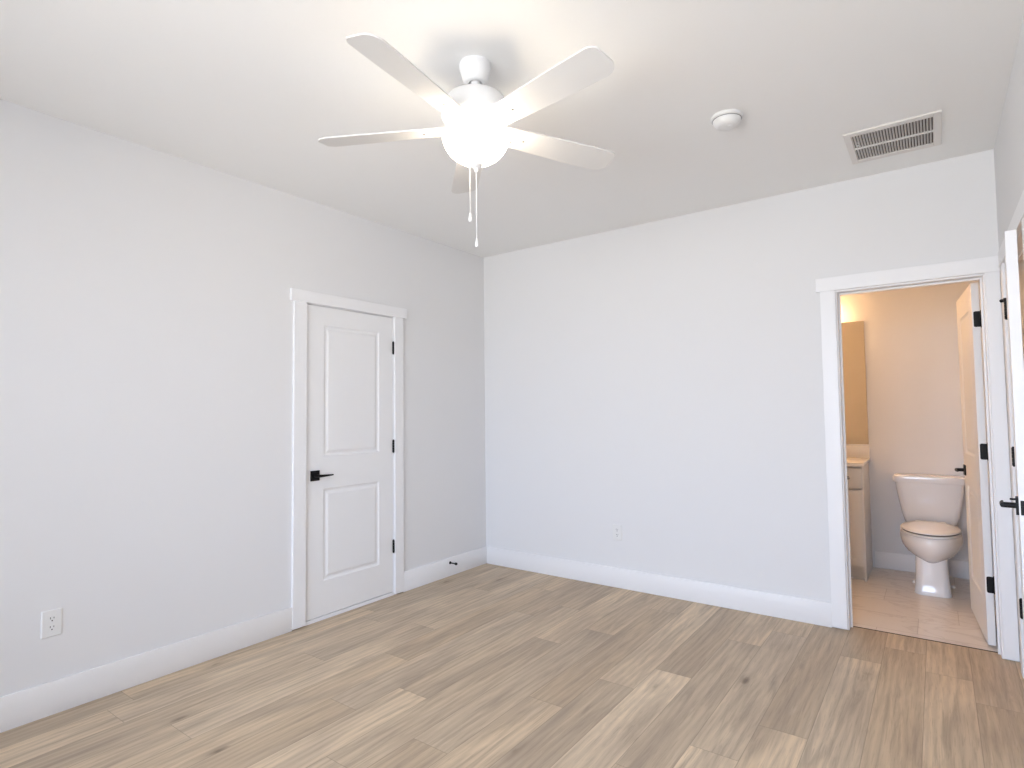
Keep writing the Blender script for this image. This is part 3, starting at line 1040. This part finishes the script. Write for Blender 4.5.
for z, g in ((0.7405, 0.004), (0.742, 0.012), (0.750, 0.016), (0.772, 0.016), (0.786, 0.012), (0.794, 0.002), (0.797, -0.018)):
    ym, hl = (1.486 + 1.684) / 2, (1.684 - 1.486) / 2
    rings.append([(p[0], ym + p[1] - oy, z) for p in rrect(0.221 + g, hl + min(g, 0.004) , 0.042, 6)])
loft(bm, rings)
link('tank_lid', bm, PORC, toi, smooth=True, sharp=60)

# ------------------------------------------------------------------ vanity
VX1, VXL, VYF = 2.782, 1.60, 1.165
van = empty('vanity_cabinet', ((VX1 + VXL) / 2, BATH_Y1, 0))
tag(van, 'white vanity cabinet with drawer and door beside the toilet', 'cabinet')
vox, voy = van.location.x, van.location.y
V = lambda a, b_: (tuple(Vector(a) - Vector((vox, voy, 0))), tuple(Vector(b_) - Vector((vox, voy, 0))))
link('carcass', B(V((VXL, VYF + 0.032, 0.10), (VX1 - 0.016, BATH_Y1 - 0.001, 0.875))), CABW, van)
link('side_panel', B(V((VX1 - 0.016, VYF + 0.016, 0.0), (VX1, BATH_Y1 - 0.001, 0.875)), bev=0.0015), CABW, van)
link('toe_kick', B(V((VXL, VYF + 0.075, 0.0), (VX1 - 0.016, VYF + 0.09, 0.10)), V((VXL, VYF + 0.064, 0.0), (VX1 - 0.016, VYF + 0.075, 0.018))), CABW, van)
fronts = [(2.405, 2.768), (2.035, 2.395), (1.665, 2.025)]
for (a, b_) in fronts:
    dr = link('drawer', B(V((a, VYF, 0.711), (b_, VYF + 0.02, 0.862)), bev=0.002), CABW, van)
    kb = bmesh.new()
    kx = (a + b_) / 2 - vox if a != fronts[0][0] else 2.685 - vox
    lathe(kb, [(0, 0.028), (0.011, 0.026), (0.014, 0.020), (0.011, 0.014), (0.006, 0.010), (0.006, 0.0), (0, 0)], 20)
    bmesh.ops.transform(kb, matrix=Matrix.Translation((kx, VYF - voy, 0.790)) @ Matrix.Rotation(R(90), 4, 'X'), verts=kb.verts)
    link('knob', kb, NICKEL, dr, smooth=True)
    bm = bmesh.new()
    q = 0.055
    box(bm, *V((a, VYF, 0.115), (a + q, VYF + 0.02, 0.695)))
    box(bm, *V((b_ - q, VYF, 0.115), (b_, VYF + 0.02, 0.695)))
    box(bm, *V((a + q, VYF, 0.115), (b_ - q, VYF + 0.02, 0.115 + q)))
    box(bm, *V((a + q, VYF, 0.695 - q), (b_ - q, VYF + 0.02, 0.695)))
    box(bm, *V((a + q, VYF + 0.009, 0.115 + q), (b_ - q, VYF + 0.018, 0.695 - q)))
    dd = link('door', bm, CABW, van)
top = empty('countertop', (vox, voy, 0.876))
tag(top, 'pale marble countertop with backsplash on the vanity cabinet', 'countertop')
T = lambda a, b_: (tuple(Vector(a) - Vector((vox, voy, 0.876))), tuple(Vector(b_) - Vector((vox, voy, 0.876))))
link('slab', B(T((BATH_X0 + 0.01, VYF - 0.022, 0.876), (VX1 + 0.012, BATH_Y1 - 0.001, 0.908)), bev=0.005), MARBLE, top, smooth=True)
link('backsplash', B(T((BATH_X0 + 0.01, BATH_Y1 - 0.021, 0.908), (VX1 + 0.008, BATH_Y1 - 0.001, 1.012)), bev=0.003), MARBLE, top, smooth=True)

mir = empty('wall_mirror', (2.20, BATH_Y1, 1.022))
tag(mir, 'tall frameless bathroom mirror above the vanity countertop', 'mirror')
link('mirror_glass', B(((-0.62, -0.006, 0), (0.588, -0.001, 1.050)), bev=0.0012), MIRROR, mir)
link('backing_board', B(((-0.60, -0.001, 0.01), (0.57, -0.0002, 1.04))), BOARD_AND_SHADE, mir)

# vanity light over the mirror
vl = empty('vanity_light', (2.25, BATH_Y1, 2.20))
tag(vl, 'lit warm three shade light fixture above the bathroom mirror', 'light fixture')
link('back_plate', B(((-0.30, -0.025, -0.05), (0.30, -0.001, 0.05)), bev=0.006), NICKEL, vl)
for x in (-0.24, 0.0, 0.24):
    bm = bmesh.new()
    tube(bm, [(x, -0.025, 0), (x, -0.075, 0.0), (x, -0.085, -0.02)], 0.010, 12)
    arm = link('arm', bm, NICKEL, vl, smooth=True)
    bm = bmesh.new()
    lathe(bm, [(0, -0.015), (0.032, -0.018), (0.045, -0.05), (0.055, -0.10), (0.058, -0.135), (0.05, -0.135), (0, -0.12)], 28, (x, -0.10, 0.0))
    link('glass_shade', bm, SHADE_GLASS, arm, smooth=True)

# switches beside the bathroom door, seen in the mirror
sw = empty('switch_plate', (2.545, WT, 1.04))
tag(sw, 'white triple switch plate inside the bathroom, reflected in the mirror', 'light switch')
bm = bmesh.new()
loft(bm, [[(p[0], 0, p[1]) for p in rrect(0.082, 0.058, 0.004, 3)], [(p[0], 0.006, p[1]) for p in rrect(0.080, 0.056, 0.003, 3)]])
link('cover_plate', bm, PLASTIC, sw)
for x in (-0.046, 0, 0.046):
    link('rocker', B(((x - 0.016, 0.005, -0.033), (x + 0.016, 0.011, 0.033)), bev=0.002), PLASTIC, sw)

# hall lamp
hl_ = empty('hall_ceiling_light', (XR + WT + 0.65, -0.2, CEIL))
tag(hl_, 'round glass hall ceiling light outside the bedroom door', 'light fixture')
bm = bmesh.new()
lathe(bm, [(0, 0), (0.11, 0), (0.11, -0.02), (0, -0.02)], 32)
link('base_plate', bm, NICKEL, hl_, smooth=True)
bm = bmesh.new()
lathe(bm, [(0.12, -0.02), (0.125, -0.04), (0.10, -0.085), (0.05, -0.105), (0, -0.11)], 32)
link('glass_dome', bm, HALL_GLASS, hl_, smooth=True)
